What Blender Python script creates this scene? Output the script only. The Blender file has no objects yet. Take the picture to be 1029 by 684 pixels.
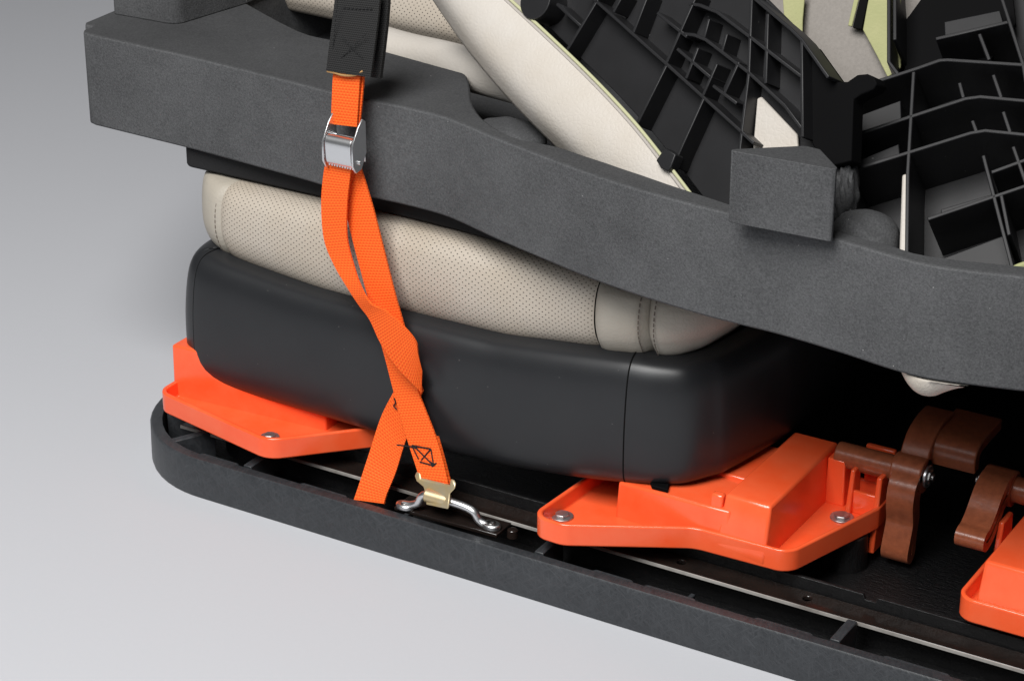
import bpy, bmesh, math, random
import numpy as np
from mathutils import Vector, Matrix
random.seed(4)
S = bpy.context.scene

# ------------------------------------------------------------------ camera
F, CX, CY = 2400.0, 514.5, 342.0          # focal length in pixels of a 1029 px wide picture
TH, AL = math.radians(24.5), math.radians(31)
FH = Vector((-math.sin(AL), math.cos(AL), 0)); R = Vector((math.cos(AL), math.sin(AL), 0)); Z = Vector((0, 0, 1))
FW = FH * math.cos(TH) - Z * math.sin(TH); U = FH * math.sin(TH) + Z * math.cos(TH)
def ray(px, py): return FW + R * ((px - CX) / F) - U * ((py - CY) / F)
CAM = Vector((0, .004, .035)) - ray(400, 518) * 1.85
cd = bpy.data.cameras.new('camera'); cam = bpy.data.objects.new('camera', cd); S.collection.objects.link(cam)
cam.matrix_world = Matrix(((R.x, U.x, -FW.x, CAM.x), (R.y, U.y, -FW.y, CAM.y), (R.z, U.z, -FW.z, CAM.z), (0, 0, 0, 1)))
cd.sensor_width = 36; cd.lens = 36 * F / 1029; cd.clip_start = .05; cd.clip_end = 100
S.camera = cam
def at(px, py, x=None, y=None, z=None, pl=None):
    """the point of a line of sight at a known distance: on x=, y=, z= or on a plane (point, normal)"""
    r = ray(px, py)
    if z is not None: t = (z - CAM.z) / r.z
    elif y is not None: t = (y - CAM.y) / r.y
    elif x is not None: t = (x - CAM.x) / r.x
    else: t = (pl[0] - CAM).dot(pl[1]) / r.dot(pl[1])
    return CAM + r * t

# ------------------------------------------------------------------ world, studio lamps, exposure
w = bpy.data.worlds.new('World'); S.world = w; w.use_nodes = True
w.node_tree.nodes['Background'].inputs[0].default_value = (.9, .95, 1, 1)
w.node_tree.nodes['Background'].inputs[1].default_value = .025
def area(name, loc, target, sx, sy, power, col=(1, 1, 1)):
    l = bpy.data.lights.new(name, 'AREA'); l.shape = 'RECTANGLE'; l.size = sx; l.size_y = sy; l.energy = power; l.color = col
    o = bpy.data.objects.new(name, l); S.collection.objects.link(o)
    o.location = loc; d = Vector(target) - Vector(loc); o.rotation_euler = d.to_track_quat('-Z', 'Y').to_euler()
SC = Vector((.05, .08, .15))
area('softbox_key', SC - FH * 1.36 - R * .67 + Z * 2.2, SC, 1.3, 1.3, 94, (1, .985, .965))
area('softbox_fill', SC - FH * 1.9 - R * 1.05 + Z * 1.6, SC + Z * .08, .7, .7, 11, (.95, .98, 1))
S.view_settings.view_transform = 'Standard'; S.view_settings.look = 'None'
S.view_settings.exposure = 0; S.view_settings.gamma = 1
S.render.engine = 'CYCLES'

# ------------------------------------------------------------------ materials
class N:
    def __init__(s, name):
        s.m = bpy.data.materials.new(name); s.m.use_nodes = True; s.t = s.m.node_tree
        s.b = s.t.nodes['Principled BSDF']
    def n(s, typ, **k):
        nd = s.t.nodes.new(typ)
        for a, v in k.items():
            if hasattr(nd, a): setattr(nd, a, v)
            else: nd.inputs[a].default_value = v
        return nd
    def l(s, a, b): s.t.links.new(a, b)
    def math(s, op, a, b=None):
        m = s.t.nodes.new('ShaderNodeMath'); m.operation = op
        for i, v in ((0, a), (1, b)):
            if v is None: continue
            if isinstance(v, (int, float)): m.inputs[i].default_value = v
            else: s.l(v, m.inputs[i])
        return m.outputs[0]
def c4(c): return (c[0], c[1], c[2], 1)
def mat(name, col, rough=.5, metal=0, spec=.5, noise=None, bump=None, col2=None, sheen=0, coat=0):
    """noise=(scale, amount of col2), bump=(scale, strength, distance)"""
    q = N(name); b = q.b
    b.inputs['Base Color'].default_value = c4(col); b.inputs['Roughness'].default_value = rough
    b.inputs['Metallic'].default_value = metal; b.inputs['Specular IOR Level'].default_value = spec
    b.inputs['Sheen Weight'].default_value = sheen; b.inputs['Coat Weight'].default_value = coat
    tc = q.n('ShaderNodeTexCoord')
    if noise:
        no = q.n('ShaderNodeTexNoise', Scale=noise[0], Detail=6.0, Roughness=.65); q.l(tc.outputs['Object'], no.inputs['Vector'])
        mr = q.n('ShaderNodeMapRange'); mr.inputs[1].default_value = .35; mr.inputs[2].default_value = .65
        mr.inputs[4].default_value = noise[1]; q.l(no.outputs[0], mr.inputs[0])
        mx = q.n('ShaderNodeMix', data_type='RGBA'); q.l(mr.outputs[0], mx.inputs[0])
        mx.inputs[6].default_value = c4(col); mx.inputs[7].default_value = c4(col2 or [v * .5 for v in col])
        q.l(mx.outputs[2], b.inputs['Base Color'])
    if bump:
        nb = q.n('ShaderNodeTexNoise', Scale=bump[0], Detail=4.0); q.l(tc.outputs['Object'], nb.inputs['Vector'])
        bp = q.n('ShaderNodeBump', Strength=bump[1], Distance=bump[2]); q.l(nb.outputs[0], bp.inputs['Height'])
        q.l(bp.outputs[0], b.inputs['Normal'])
    return q.m

def foam_mat():
    q = N('charcoal foam'); b = q.b; b.inputs['Roughness'].default_value = .95; b.inputs['Specular IOR Level'].default_value = .15
    tc = q.n('ShaderNodeTexCoord')
    a = q.n('ShaderNodeTexNoise', Scale=11.0, Detail=6.0, Roughness=.65); q.l(tc.outputs['Object'], a.inputs['Vector'])
    f = q.n('ShaderNodeTexNoise', Scale=640.0, Detail=3.0, Roughness=.75); q.l(tc.outputs['Object'], f.inputs['Vector'])
    w_ = q.n('ShaderNodeTexNoise', Scale=45.0, Detail=4.0, Roughness=.6); q.l(tc.outputs['Object'], w_.inputs['Vector'])
    # upward faces are mixed darker than the sides
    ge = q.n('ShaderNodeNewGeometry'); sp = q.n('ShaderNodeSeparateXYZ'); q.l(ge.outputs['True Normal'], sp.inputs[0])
    top_mix = q.n('ShaderNodeMapRange'); top_mix.inputs[1].default_value = .6; top_mix.inputs[2].default_value = .95; q.l(sp.outputs[2], top_mix.inputs[0])
    s = q.math('ADD', q.math('MULTIPLY', a.outputs[0], .48), q.math('MULTIPLY', f.outputs[0], .82))
    mr = q.n('ShaderNodeMapRange'); mr.inputs[1].default_value = .42; mr.inputs[2].default_value = .88; q.l(s, mr.inputs[0])
    mx = q.n('ShaderNodeMix', data_type='RGBA'); mx.inputs[6].default_value = (.046, .047, .049, 1); mx.inputs[7].default_value = (.118, .120, .124, 1)
    q.l(mr.outputs[0], mx.inputs[0])
    m2 = q.n('ShaderNodeMix', data_type='RGBA'); q.l(q.math('MULTIPLY', top_mix.outputs[0], .45), m2.inputs[0]); q.l(mx.outputs[2], m2.inputs[6]); m2.inputs[7].default_value = (.030, .0305, .032, 1)
    q.l(m2.outputs[2], b.inputs['Base Color'])
    h = q.math('ADD', q.math('MULTIPLY', f.outputs[0], .35), q.math('MULTIPLY', w_.outputs[0], .7))
    bp = q.n('ShaderNodeBump', Strength=.5, Distance=.0022); q.l(h, bp.inputs['Height']); q.l(bp.outputs[0], b.inputs['Normal'])
    return q.m
def webbing_mat(name='orange webbing', c1=(.80, .066, .008), c2=(1, .185, .025), pv=.0022, pu=.0030):
    q = N(name); b = q.b; b.inputs['Roughness'].default_value = .6; b.inputs['Specular IOR Level'].default_value = .2
    uv = q.n('ShaderNodeUVMap'); sp = q.n('ShaderNodeSeparateXYZ'); q.l(uv.outputs[0], sp.inputs[0])
    u, v = sp.outputs[0], sp.outputs[1]
    P = 2 * math.pi
    row = q.math('MULTIPLY', v, P / pv); colm = q.math('MULTIPLY', u, P / pu)
    half = q.math('MULTIPLY', q.math('FLOOR', q.math('MULTIPLY', v, 1 / pv)), math.pi)
    a = q.math('SINE', q.math('ADD', colm, half)); c = q.math('SINE', row)
    h = q.math('ADD', q.math('MULTIPLY', a, .4), q.math('MULTIPLY', c, .5))
    mr = q.n('ShaderNodeMapRange'); mr.inputs[1].default_value = -.9; mr.inputs[2].default_value = .9; q.l(h, mr.inputs[0])
    mx = q.n('ShaderNodeMix', data_type='RGBA'); mx.inputs[6].default_value = c4(c1); mx.inputs[7].default_value = c4(c2)
    q.l(mr.outputs[0], mx.inputs[0]); q.l(mx.outputs[2], b.inputs['Base Color'])
    bp = q.n('ShaderNodeBump', Strength=.6, Distance=.0006); q.l(mr.outputs[0], bp.inputs['Height']); q.l(bp.outputs[0], b.inputs['Normal'])
    return q.m
def leather_mat(name, col, perforated=False, bs=260):
    q = N(name); b = q.b; b.inputs['Roughness'].default_value = .52; b.inputs['Specular IOR Level'].default_value = .4
    tc = q.n('ShaderNodeTexCoord')
    vo = q.n('ShaderNodeTexVoronoi', Scale=float(bs), feature='DISTANCE_TO_EDGE'); q.l(tc.outputs['Object'], vo.inputs['Vector'])
    no = q.n('ShaderNodeTexNoise', Scale=14.0, Detail=5.0); q.l(tc.outputs['Object'], no.inputs['Vector'])
    mr = q.n('ShaderNodeMapRange'); mr.inputs[1].default_value = .35; mr.inputs[2].default_value = .7; q.l(no.outputs[0], mr.inputs[0])
    mx = q.n('ShaderNodeMix', data_type='RGBA'); mx.inputs[6].default_value = c4(col); mx.inputs[7].default_value = c4([col[0] * .9, col[1] * .87, col[2] * .82])
    q.l(mr.outputs[0], mx.inputs[0]); out = mx.outputs[2]; h = q.math('MULTIPLY', vo.outputs[0], 1.0)
    hn = q.math('MINIMUM', h, .25)
    if perforated:
        uv = q.n('ShaderNodeUVMap'); vs = q.n('ShaderNodeVectorMath', operation='MULTIPLY'); q.l(uv.outputs[0], vs.inputs[0])
        vs.inputs[1].default_value = (1 / .0056, 1 / .0046, 0)
        ds = []
        for off in (0, .5):
            ad = q.n('ShaderNodeVectorMath', operation='ADD'); q.l(vs.outputs[0], ad.inputs[0]); ad.inputs[1].default_value = (off, off, 0)
            fr = q.n('ShaderNodeVectorMath', operation='FRACTION'); q.l(ad.outputs[0], fr.inputs[0])
            sb = q.n('ShaderNodeVectorMath', operation='SUBTRACT'); q.l(fr.outputs[0], sb.inputs[0]); sb.inputs[1].default_value = (.5, .5, 0)
            ln = q.n('ShaderNodeVectorMath', operation='LENGTH'); q.l(sb.outputs[0], ln.inputs[0]); ds.append(ln.outputs['Value'])
        d = q.math('MINIMUM', ds[0], ds[1])
        hr = q.n('ShaderNodeMapRange'); hr.inputs[1].default_value = .07; hr.inputs[2].default_value = .14; q.l(d, hr.inputs[0])
        m2 = q.n('ShaderNodeMix', data_type='RGBA'); q.l(hr.outputs[0], m2.inputs[0]); m2.inputs[6].default_value = (.075, .066, .055, 1)
        q.l(out, m2.inputs[7]); out = m2.outputs[2]
        hn = q.math('ADD', q.math('MULTIPLY', hn, .6), q.math('MULTIPLY', hr.outputs[0], .6))
    q.l(out, b.inputs['Base Color'])
    bp = q.n('ShaderNodeBump', Strength=.35, Distance=.0012); q.l(hn, bp.inputs['Height']); q.l(bp.outputs[0], b.inputs['Normal'])
    return q.m
def pallet_mat():
    q = N('scuffed black plastic'); b = q.b; b.inputs['Specular IOR Level'].default_value = .45
    tc = q.n('ShaderNodeTexCoord'); hs = []
    for rot, sc in (((0, .6, .3), (1, 1, .14)), ((.2, -.7, .2), (1, 1, .16)), ((0, 1.4, 0), (1, 1, .2))):
        mp = q.n('ShaderNodeMapping', vector_type='TEXTURE'); q.l(tc.outputs['Object'], mp.inputs[0]); mp.inputs['Rotation'].default_value = rot; mp.inputs['Scale'].default_value = sc
        no = q.n('ShaderNodeTexNoise', Scale=85.0, Detail=6.0, Roughness=.7, Distortion=.4); q.l(mp.outputs[0], no.inputs['Vector']); hs.append(no.outputs[0])
    big = q.n('ShaderNodeTexNoise', Scale=12.0, Detail=4.0); q.l(tc.outputs['Object'], big.inputs['Vector'])
    h = q.math('MAXIMUM', q.math('MAXIMUM', hs[0], hs[1]), hs[2])
    v = q.math('ADD', h, q.math('MULTIPLY', big.outputs[0], .25))
    mr = q.n('ShaderNodeMapRange'); mr.inputs[1].default_value = .56; mr.inputs[2].default_value = .86; q.l(v, mr.inputs[0])
    mx = q.n('ShaderNodeMix', data_type='RGBA'); mx.inputs[6].default_value = (.025, .0275, .031, 1); mx.inputs[7].default_value = (.054, .058, .064, 1)
    q.l(mr.outputs[0], mx.inputs[0]); q.l(mx.outputs[2], b.inputs['Base Color'])
    r = q.n('ShaderNodeMapRange'); r.inputs[3].default_value = .32; r.inputs[4].default_value = .52; q.l(h, r.inputs[0]); q.l(r.outputs[0], b.inputs['Roughness'])
    bp = q.n('ShaderNodeBump', Strength=.35, Distance=.0009); q.l(h, bp.inputs['Height']); q.l(bp.outputs[0], b.inputs['Normal'])
    return q.m
def deck_mat():
    q = N('deck black plastic'); b = q.b; b.inputs['Base Color'].default_value = (.006, .006, .0065, 1)
    tc = q.n('ShaderNodeTexCoord'); mp = q.n('ShaderNodeMapping'); q.l(tc.outputs['Object'], mp.inputs[0]); mp.inputs['Rotation'].default_value = (0, 0, .8); mp.inputs['Scale'].default_value = (1, 3, 1)
    no = q.n('ShaderNodeTexNoise', Scale=160.0, Detail=6.0, Roughness=.7); q.l(mp.outputs[0], no.inputs['Vector'])
    r = q.n('ShaderNodeMapRange'); r.inputs[3].default_value = .22; r.inputs[4].default_value = .55; q.l(no.outputs[0], r.inputs[0]); q.l(r.outputs[0], b.inputs['Roughness'])
    bp = q.n('ShaderNodeBump', Strength=.9, Distance=.0014); q.l(no.outputs[0], bp.inputs['Height']); q.l(bp.outputs[0], b.inputs['Normal'])
    return q.m
def dust(m, scale=150, rare=.9, col=(.08, .08, .08)):
    t = m.node_tree; b = t.nodes['Principled BSDF']; src = b.inputs['Base Color'].links[0].from_socket
    tc = t.nodes.new('ShaderNodeTexCoord'); vo = t.nodes.new('ShaderNodeTexVoronoi'); vo.inputs['Scale'].default_value = scale; t.links.new(tc.outputs['Object'], vo.inputs['Vector'])
    a = t.nodes.new('ShaderNodeMath'); a.operation = 'LESS_THAN'; a.inputs[1].default_value = .075; t.links.new(vo.outputs['Distance'], a.inputs[0])
    sp = t.nodes.new('ShaderNodeSeparateColor'); t.links.new(vo.outputs['Color'], sp.inputs[0])
    g = t.nodes.new('ShaderNodeMath'); g.operation = 'GREATER_THAN'; g.inputs[1].default_value = rare; t.links.new(sp.outputs[0], g.inputs[0])
    p = t.nodes.new('ShaderNodeMath'); p.operation = 'MULTIPLY'; t.links.new(a.outputs[0], p.inputs[0]); t.links.new(g.outputs[0], p.inputs[1])
    mx = t.nodes.new('ShaderNodeMix'); mx.data_type = 'RGBA'; t.links.new(p.outputs[0], mx.inputs[0]); t.links.new(src, mx.inputs[6]); mx.inputs[7].default_value = c4(col)
    t.links.new(mx.outputs[2], b.inputs['Base Color']); return m
M = dict(
    paper=mat('grey studio paper', (.53, .54, .57), .9, spec=.1, noise=(240, .15), col2=(.495, .503, .533)),
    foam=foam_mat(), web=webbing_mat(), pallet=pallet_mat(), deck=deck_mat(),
    black_foam=mat('black sheet foam', (.018, .018, .019), .9, spec=.2, bump=(300, .3, .001)),
    trim=mat('black trim plastic', (.016, .017, .019), .37, spec=.45, bump=(900, .10, .0003), noise=(30, .5), col2=(.020, .021, .023)),
    liner=mat('dark gap liner', (.004, .004, .004), .9, spec=.1),
    orange=mat('orange moulded plastic', (.97, .108, .028), .21, spec=.6, noise=(26, .5), col2=(.96, .17, .065), bump=(38, .12, .002)),
    brown=mat('brown moulded plastic', (.34, .098, .043), .28, spec=.5, noise=(190, .6), col2=(.18, .050, .023), bump=(320, .2, .0006)),
    shade_black=mat('black plastic with painted shade', (.003, .003, .0033), .7, spec=.06),  # near black, with deep shade put into the colour
    rib=mat('black ribbed plastic', (.010, .010, .011), .46, spec=.4, noise=(35, .6), col2=(.014, .014, .0155), bump=(60, .05, .001)),
    rail=mat('glossy black steel', (.012, .009, .008), .16, spec=.6, noise=(40, .4), col2=(.03, .018, .014)),
    zinc=mat('zinc plated steel', (.80, .81, .82), .33, metal=1, bump=(120, .05, .001)),
    zinc_worn=mat('bare worn steel edge', (.60, .58, .55), .5, metal=.25, noise=(18, .9), col2=(.22, .20, .18)),
    bolt_steel=mat('plated bolt steel', (.50, .50, .50), .42, metal=.9, noise=(400, .6), col2=(.34, .34, .34)),
    yellow_zinc=mat('yellow zinc steel', (.68, .52, .27), .42, metal=.75, noise=(90, .8), col2=(.62, .56, .42)),
    dark_steel=mat('dark steel', (.30, .29, .28), .35, metal=1, noise=(300, .6), col2=(.15, .15, .15)),
    sleeve=webbing_mat('black nylon', (.008, .008, .008), (.030, .030, .030), .0016, .0019),
    thread=mat('black thread', (.006, .006, .007), .8),
    tan=mat('tan webbing end', (.42, .24, .09), .8),
    cream=leather_mat('cream leather', (.52, .487, .445)), perf=leather_mat('perforated cream leather', (.47, .42, .36), True),
    cream_dim=leather_mat('shade dimmed cream leather', (.43, .40, .35)),  # cream darkened in colour for the shade under the foam tray
    cream_thread=mat('taupe thread', (.17, .145, .12), .8),
    green=mat('yellow green lining', (.37, .37, .195), .9, spec=.1, bump=(500, .4, .001), noise=(40, .6), col2=(.31, .325, .16)),
    pale_green=mat('pale yellow green edge', (.46, .46, .28), .8),
    felt=mat('grey felt', (.27, .25, .23), .95, spec=.1, bump=(700, .3, .0006), noise=(420, .5), col2=(.20, .185, .17)),
    cloth=mat('grey suede', (.40, .37, .34), .95, spec=.1, bump=(700, .3, .001)),
)

dust(M['trim']); dust(M['rib'], 130, .9, (.10, .10, .10)); dust(M['foam'], 170, .93, (.25, .25, .25))

# ------------------------------------------------------------------ builders
def link(o, parent=None):
    S.collection.objects.link(o)
    if parent: o.parent = parent
    return o
def obj(name, bm, m, parent=None, bevel=0, seg=2, smooth=40, ang=35):
    bmesh.ops.remove_doubles(bm, verts=bm.verts, dist=1e-6)
    bmesh.ops.recalc_face_normals(bm, faces=bm.faces)
    me = bpy.data.meshes.new(name); bm.to_mesh(me); bm.free()
    me.materials.append(M[m])
    for p in me.polygons: p.use_smooth = True
    me.set_sharp_from_angle(angle=math.radians(smooth))
    o = bpy.data.objects.new(name, me); link(o, parent)
    if parent: o.matrix_parent_inverse = Matrix.Translation(-parent.location)
    if bevel:
        b = o.modifiers.new('bevel', 'BEVEL'); b.width = bevel; b.segments = seg; b.limit_method = 'ANGLE'; b.angle_limit = math.radians(ang); b.harden_normals = False
    return o
def thing(name, label, cat, loc=(0, 0, 0), group=None):
    o = bpy.data.objects.new(name, None); link(o); o.location = loc; o.empty_display_size = .02
    tag(o, label, cat, group); return o
def tag(o, label, cat, group=None):
    o['label'] = label; o['category'] = cat
    if group: o['group'] = group
    return o
def BM(): return bmesh.new()
def merge(*bms):
    out = bmesh.new()
    for b in bms:
        me = bpy.data.meshes.new('tmp'); b.to_mesh(me); b.free(); out.from_mesh(me); bpy.data.meshes.remove(me)
    return out
def round_poly(pts, n=6):
    """pts: (x, y, radius)"""
    out = []; L = len(pts)
    for i, (x, y, r) in enumerate(pts):
        p = Vector((x, y)); a = Vector(pts[i - 1][:2]) - p; b = Vector(pts[(i + 1) % L][:2]) - p
        if r <= 1e-5: out += [p.copy()] * 1; continue
        la, lb = a.length, b.length; a.normalize(); b.normalize()
        half = math.acos(max(-1, min(1, a.dot(b)))) / 2; d = min(r / math.tan(half), .49 * la, .49 * lb); rr = d * math.tan(half)
        c = p + (a + b).normalized() * (rr / math.sin(half))
        s = p + a * d - c; e = p + b * d - c
        for k in range(n + 1):
            t = k / n; v = s.lerp(e, t)
            out.append(c + v.normalized() * rr if v.length > 1e-9 else p)
    return out
def offset_poly(pts, d):
    """inward offset of a counter-clockwise (x, y, r) polygon, radii shrink"""
    out = []; L = len(pts)
    for i, (x, y, r) in enumerate(pts):
        p = Vector((x, y)); a = (p - Vector(pts[i - 1][:2])).normalized(); b = (Vector(pts[(i + 1) % L][:2]) - p).normalized()
        na = Vector((-a.y, a.x)); nb = Vector((-b.y, b.x)); m = (na + nb); m /= max(.3, m.dot(na)); q = p + m * d
        out.append((q.x, q.y, max(r - d, .0005) if r > 0 else 0))
    return out
def rings(levels, cap0=True, cap1=True, closed=True, uv=False):
    """levels: lists of 3D points of equal length, joined with quads"""
    bm = bmesh.new(); vs = [[bm.verts.new(p) for p in lv] for lv in levels]; n = len(levels[0])
    for a, b in zip(vs, vs[1:]):
        for i in range(n if closed else n - 1):
            j = (i + 1) % n
            try: bm.faces.new((a[i], a[j], b[j], b[i]))
            except ValueError: pass
    if cap0: bm.faces.new(vs[0][::-1])
    if cap1: bm.faces.new(vs[-1])
    return bm
def prism(poly, z0, z1, draft=0, drafts=None):
    a = [(p[0], p[1], z0) for p in poly]; b = [(p[0], p[1], z1) for p in poly]
    return rings([a, b])
def box(x0, x1, y0, y1, z0, z1, dx0=0, dx1=0, dy0=0, dy1=0):
    """box whose top is drawn in by dx0, dx1, dy0, dy1"""
    return rings([[(x0, y0, z0), (x1, y0, z0), (x1, y1, z0), (x0, y1, z0)],
                  [(x0 + dx0, y0 + dy0, z1), (x1 - dx1, y0 + dy0, z1), (x1 - dx1, y1 - dy1, z1), (x0 + dx0, y1 - dy1, z1)]])
def slab(pts, d):
    """thick sheet: a 3D polygon pushed along vector d"""
    return rings([[Vector(p) for p in pts], [Vector(p) + d for p in pts]])
def frame(d):
    d = d.normalized(); up = Vector((0, 0, 1)) if abs(d.z) < .9 else Vector((1, 0, 0))
    a = d.cross(up).normalized(); return a, d.cross(a).normalized()
def cyl(p, q, r, n=24, r2=None):
    p, q = Vector(p), Vector(q); a, b = frame(q - p); r2 = r if r2 is None else r2
    ang = [2 * math.pi * k / n for k in range(n)]
    return rings([[p + a * r * math.cos(t) + b * r * math.sin(t) for t in ang], [q + a * r2 * math.cos(t) + b * r2 * math.sin(t) for t in ang]])
def cat(pts, n=8):
    """Catmull-Rom through tuples of any length"""
    P = [np.array(p, float) for p in pts]; P = [2 * P[0] - P[1]] + P + [2 * P[-1] - P[-2]]; out = []
    for i in range(1, len(P) - 2):
        for k in range(n):
            t = k / n; a, b, c, d = P[i - 1:i + 3]
            out.append(.5 * (2 * b + (c - a) * t + (2 * a - 5 * b + 4 * c - d) * t * t + (3 * b - a - 3 * c + d) * t ** 3))
    out.append(P[-2]); return out
def tube(pts, r, n=10, smooth=6):
    path = [Vector(p) for p in (cat(pts, smooth) if smooth else pts)]; lv = []; a = None
    for i, p in enumerate(path):
        d = (path[min(i + 1, len(path) - 1)] - path[max(i - 1, 0)]).normalized()
        if a is None: a, b = frame(d)
        else: a = (a - d * a.dot(d)).normalized(); b = d.cross(a)
        rr = r(i / (len(path) - 1)) if callable(r) else r
        lv.append([p + a * rr * math.cos(2 * math.pi * k / n) + b * rr * math.sin(2 * math.pi * k / n) for k in range(n)])
    return rings(lv)
def grid(rows, uv=True, closed=False):
    """sheet of rows x columns with UVs in metres"""
    bm = bmesh.new(); ul = bm.loops.layers.uv.new('UVMap'); vs = [[bm.verts.new(p) for p in r] for r in rows]
    acc = lambda pts: [0] + list(np.cumsum([(Vector(b) - Vector(a)).length for a, b in zip(pts, pts[1:])]))
    mid = acc([r[len(r) // 2] for r in rows]); cr = acc(rows[len(rows) // 2])
    for i in range(len(rows) - 1):
        for j in range(len(rows[0]) - 1):
            try: f = bm.faces.new((vs[i][j], vs[i][j + 1], vs[i + 1][j + 1], vs[i + 1][j]))
            except ValueError: continue
            for lp, (ii, jj) in zip(f.loops, ((i, j), (i, j + 1), (i + 1, j + 1), (i + 1, j))): lp[ul].uv = (mid[ii], cr[jj])
    return bm
def ribbon(st, t=.0016, n=10, raw=False):
    """webbing: stations of (left edge, right edge) 3D points, thickness t"""
    rows = [tuple(l) + tuple(r) for l, r in st]; rows = cat(rows, n) if not raw else rows
    bm = bmesh.new(); ul = bm.loops.layers.uv.new('UVMap'); prev = None; v = 0; pm = None
    Ls = [Vector(r[:3]) for r in rows]; Rs = [Vector(r[3:]) for r in rows]
    for i in range(len(rows)):
        l, r = Ls[i], Rs[i]; a = max(i - 1, 0); b = min(i + 1, len(rows) - 1)
        d = (Ls[b] + Rs[b] - Ls[a] - Rs[a]); nn = (r - l).cross(d).normalized() * t / 2; w_ = (r - l).length
        sec = [bm.verts.new(l + nn), bm.verts.new(r + nn), bm.verts.new(r - nn), bm.verts.new(l - nn)]
        m = (l + r) / 2; v2 = v + ((m - pm).length if pm else 0)
        if prev:
            for k, (ua, ub) in enumerate(((0, w_), (w_, w_ + t), (w_, 0), (0, -t))):
                f = bm.faces.new((prev[k], prev[(k + 1) % 4], sec[(k + 1) % 4], sec[k]))
                for lp, q in zip(f.loops, ((ua, v), (ub, v), (ub, v2), (ua, v2))): lp[ul].uv = q
        else: bm.faces.new(sec[::-1])
        prev, pm, v = sec, m, v2
    bm.faces.new(prev); return bm
def filled(loops, z0, z1):
    """plate with holes: first loop outside, the rest holes"""
    bm = bmesh.new(); es = []
    for lp in loops:
        vs = [bm.verts.new((p[0], p[1], z0)) for p in lp]
        for i in range(len(vs)): es.append(bm.edges.new((vs[i], vs[(i + 1) % len(vs)])))
    r = bmesh.ops.triangle_fill(bm, edges=es, use_beauty=True); fs = [g for g in r['geom'] if isinstance(g, bmesh.types.BMFace)]
    bmesh.ops.dissolve_limit(bm, angle_limit=.01, verts=bm.verts, edges=[e for e in bm.edges if len(e.link_faces) == 2])
    ex = bmesh.ops.extrude_face_region(bm, geom=list(bm.faces))
    for g in ex['geom']:
        if isinstance(g, bmesh.types.BMVert): g.co.z = z1
    return bm
def circle(x, y, r, n=16): return [(x + r * math.cos(2 * math.pi * k / n), y + r * math.sin(2 * math.pi * k / n)) for k in range(n)]
def dashes(path, r, dash, gap):
    """stitches along a 3D polyline"""
    bms = []; pts = [Vector(p) for p in path]; acc = [0]
    for a, b in zip(pts, pts[1:]): acc.append(acc[-1] + (b - a).length)
    def pt(s):
        for i in range(len(pts) - 1):
            if s <= acc[i + 1] + 1e-9: return pts[i].lerp(pts[i + 1], (s - acc[i]) / max(1e-9, acc[i + 1] - acc[i]))
        return pts[-1]
    s = 0
    while s + dash <= acc[-1]:
        bms.append(cyl(pt(s), pt(s + dash), r, 6)); s += dash + gap
    return merge(*bms)

# ------------------------------------------------------------------ setting: seamless studio paper
prof = [(-3.0, 0), (1.5, 0)] + [(1.5 + 1.6 * math.sin(a), 1.6 - 1.6 * math.cos(a)) for a in [math.pi / 2 * k / 16 for k in range(1, 17)]] + [(3.1, 3.2)]
rows = [[FH * s + R * x + Z * z for x in (-5, 5)] for s, z in prof]
fl = obj('floor', grid(rows), 'paper', smooth=60); fl['kind'] = 'structure'

# ------------------------------------------------------------------ pallet
pal = thing('shipping_pallet', 'black plastic pallet with rounded corner, ribbed edge channel and steel rail, on the floor', 'pallet', (.3, .36, 0))
OUT = [(-.2925, -.001, .100), (1.05, -.001, .1), (1.05, .78, .1), (-.2925, .78, .1)]
def lv(poly, z, n=14): return [(p.x, p.y, z) for p in round_poly(poly, n)]
IN = offset_poly(OUT, .0100); IN2 = offset_poly(OUT, .0115)
obj('rim', rings([lv(OUT, .0006), lv(offset_poly(OUT, -.0006), .004), lv(OUT, .0335), lv(offset_poly(OUT, .0012), .035), lv(offset_poly(OUT, .0090), .035), lv(IN, .0345)], True, False), 'pallet', pal, smooth=50)
obj('channel', rings([lv(IN, .0343), lv(IN2, .006), lv(offset_poly(OUT, .06), .0055)], False, True), 'deck', pal, smooth=50)
DK = offset_poly(OUT, .062)
obj('deck', merge(rings([lv(DK, .004), lv(DK, .021)], True, True)), 'deck', pal, .0015)
# cross ribs of the edge channel
rb = BM()
ribs = []
for px, py in ((258, 462), (545, 552), (845, 636)): 
    x = at(px, py, z=.034).x; ribs.append(box(x - .0038, x + .0038, .012, .0435, .005, .0344))
for px, py in ((400, 520), (690, 600)):
    x = at(px, py, z=.02).x; ribs.append(box(x - .002, x + .002, .010, .043, .005, .018))
a = math.radians(35); c = Vector((-.19, .096, 0)); d = Vector((-math.cos(a), -math.sin(a), 0)); e = Vector((-d.y, d.x, 0)) * .0036
for ang in (62, 22):
    a = math.radians(ang); d = Vector((-math.cos(a), -math.sin(a), 0)); e = Vector((-d.y, d.x, 0)) * .0036
    p, q = c + d * .052, c + d * .089
    ribs.append(rings([[p - e + Z * .005, q - e + Z * .005, q + e + Z * .005, p + e + Z * .005], [p - e + Z * .0344, q - e + Z * .0344, q + e + Z * .0344, p + e + Z * .0344]]))
for r_ in ribs: obj('rib', r_, 'pallet', pal, .0008)
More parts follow.
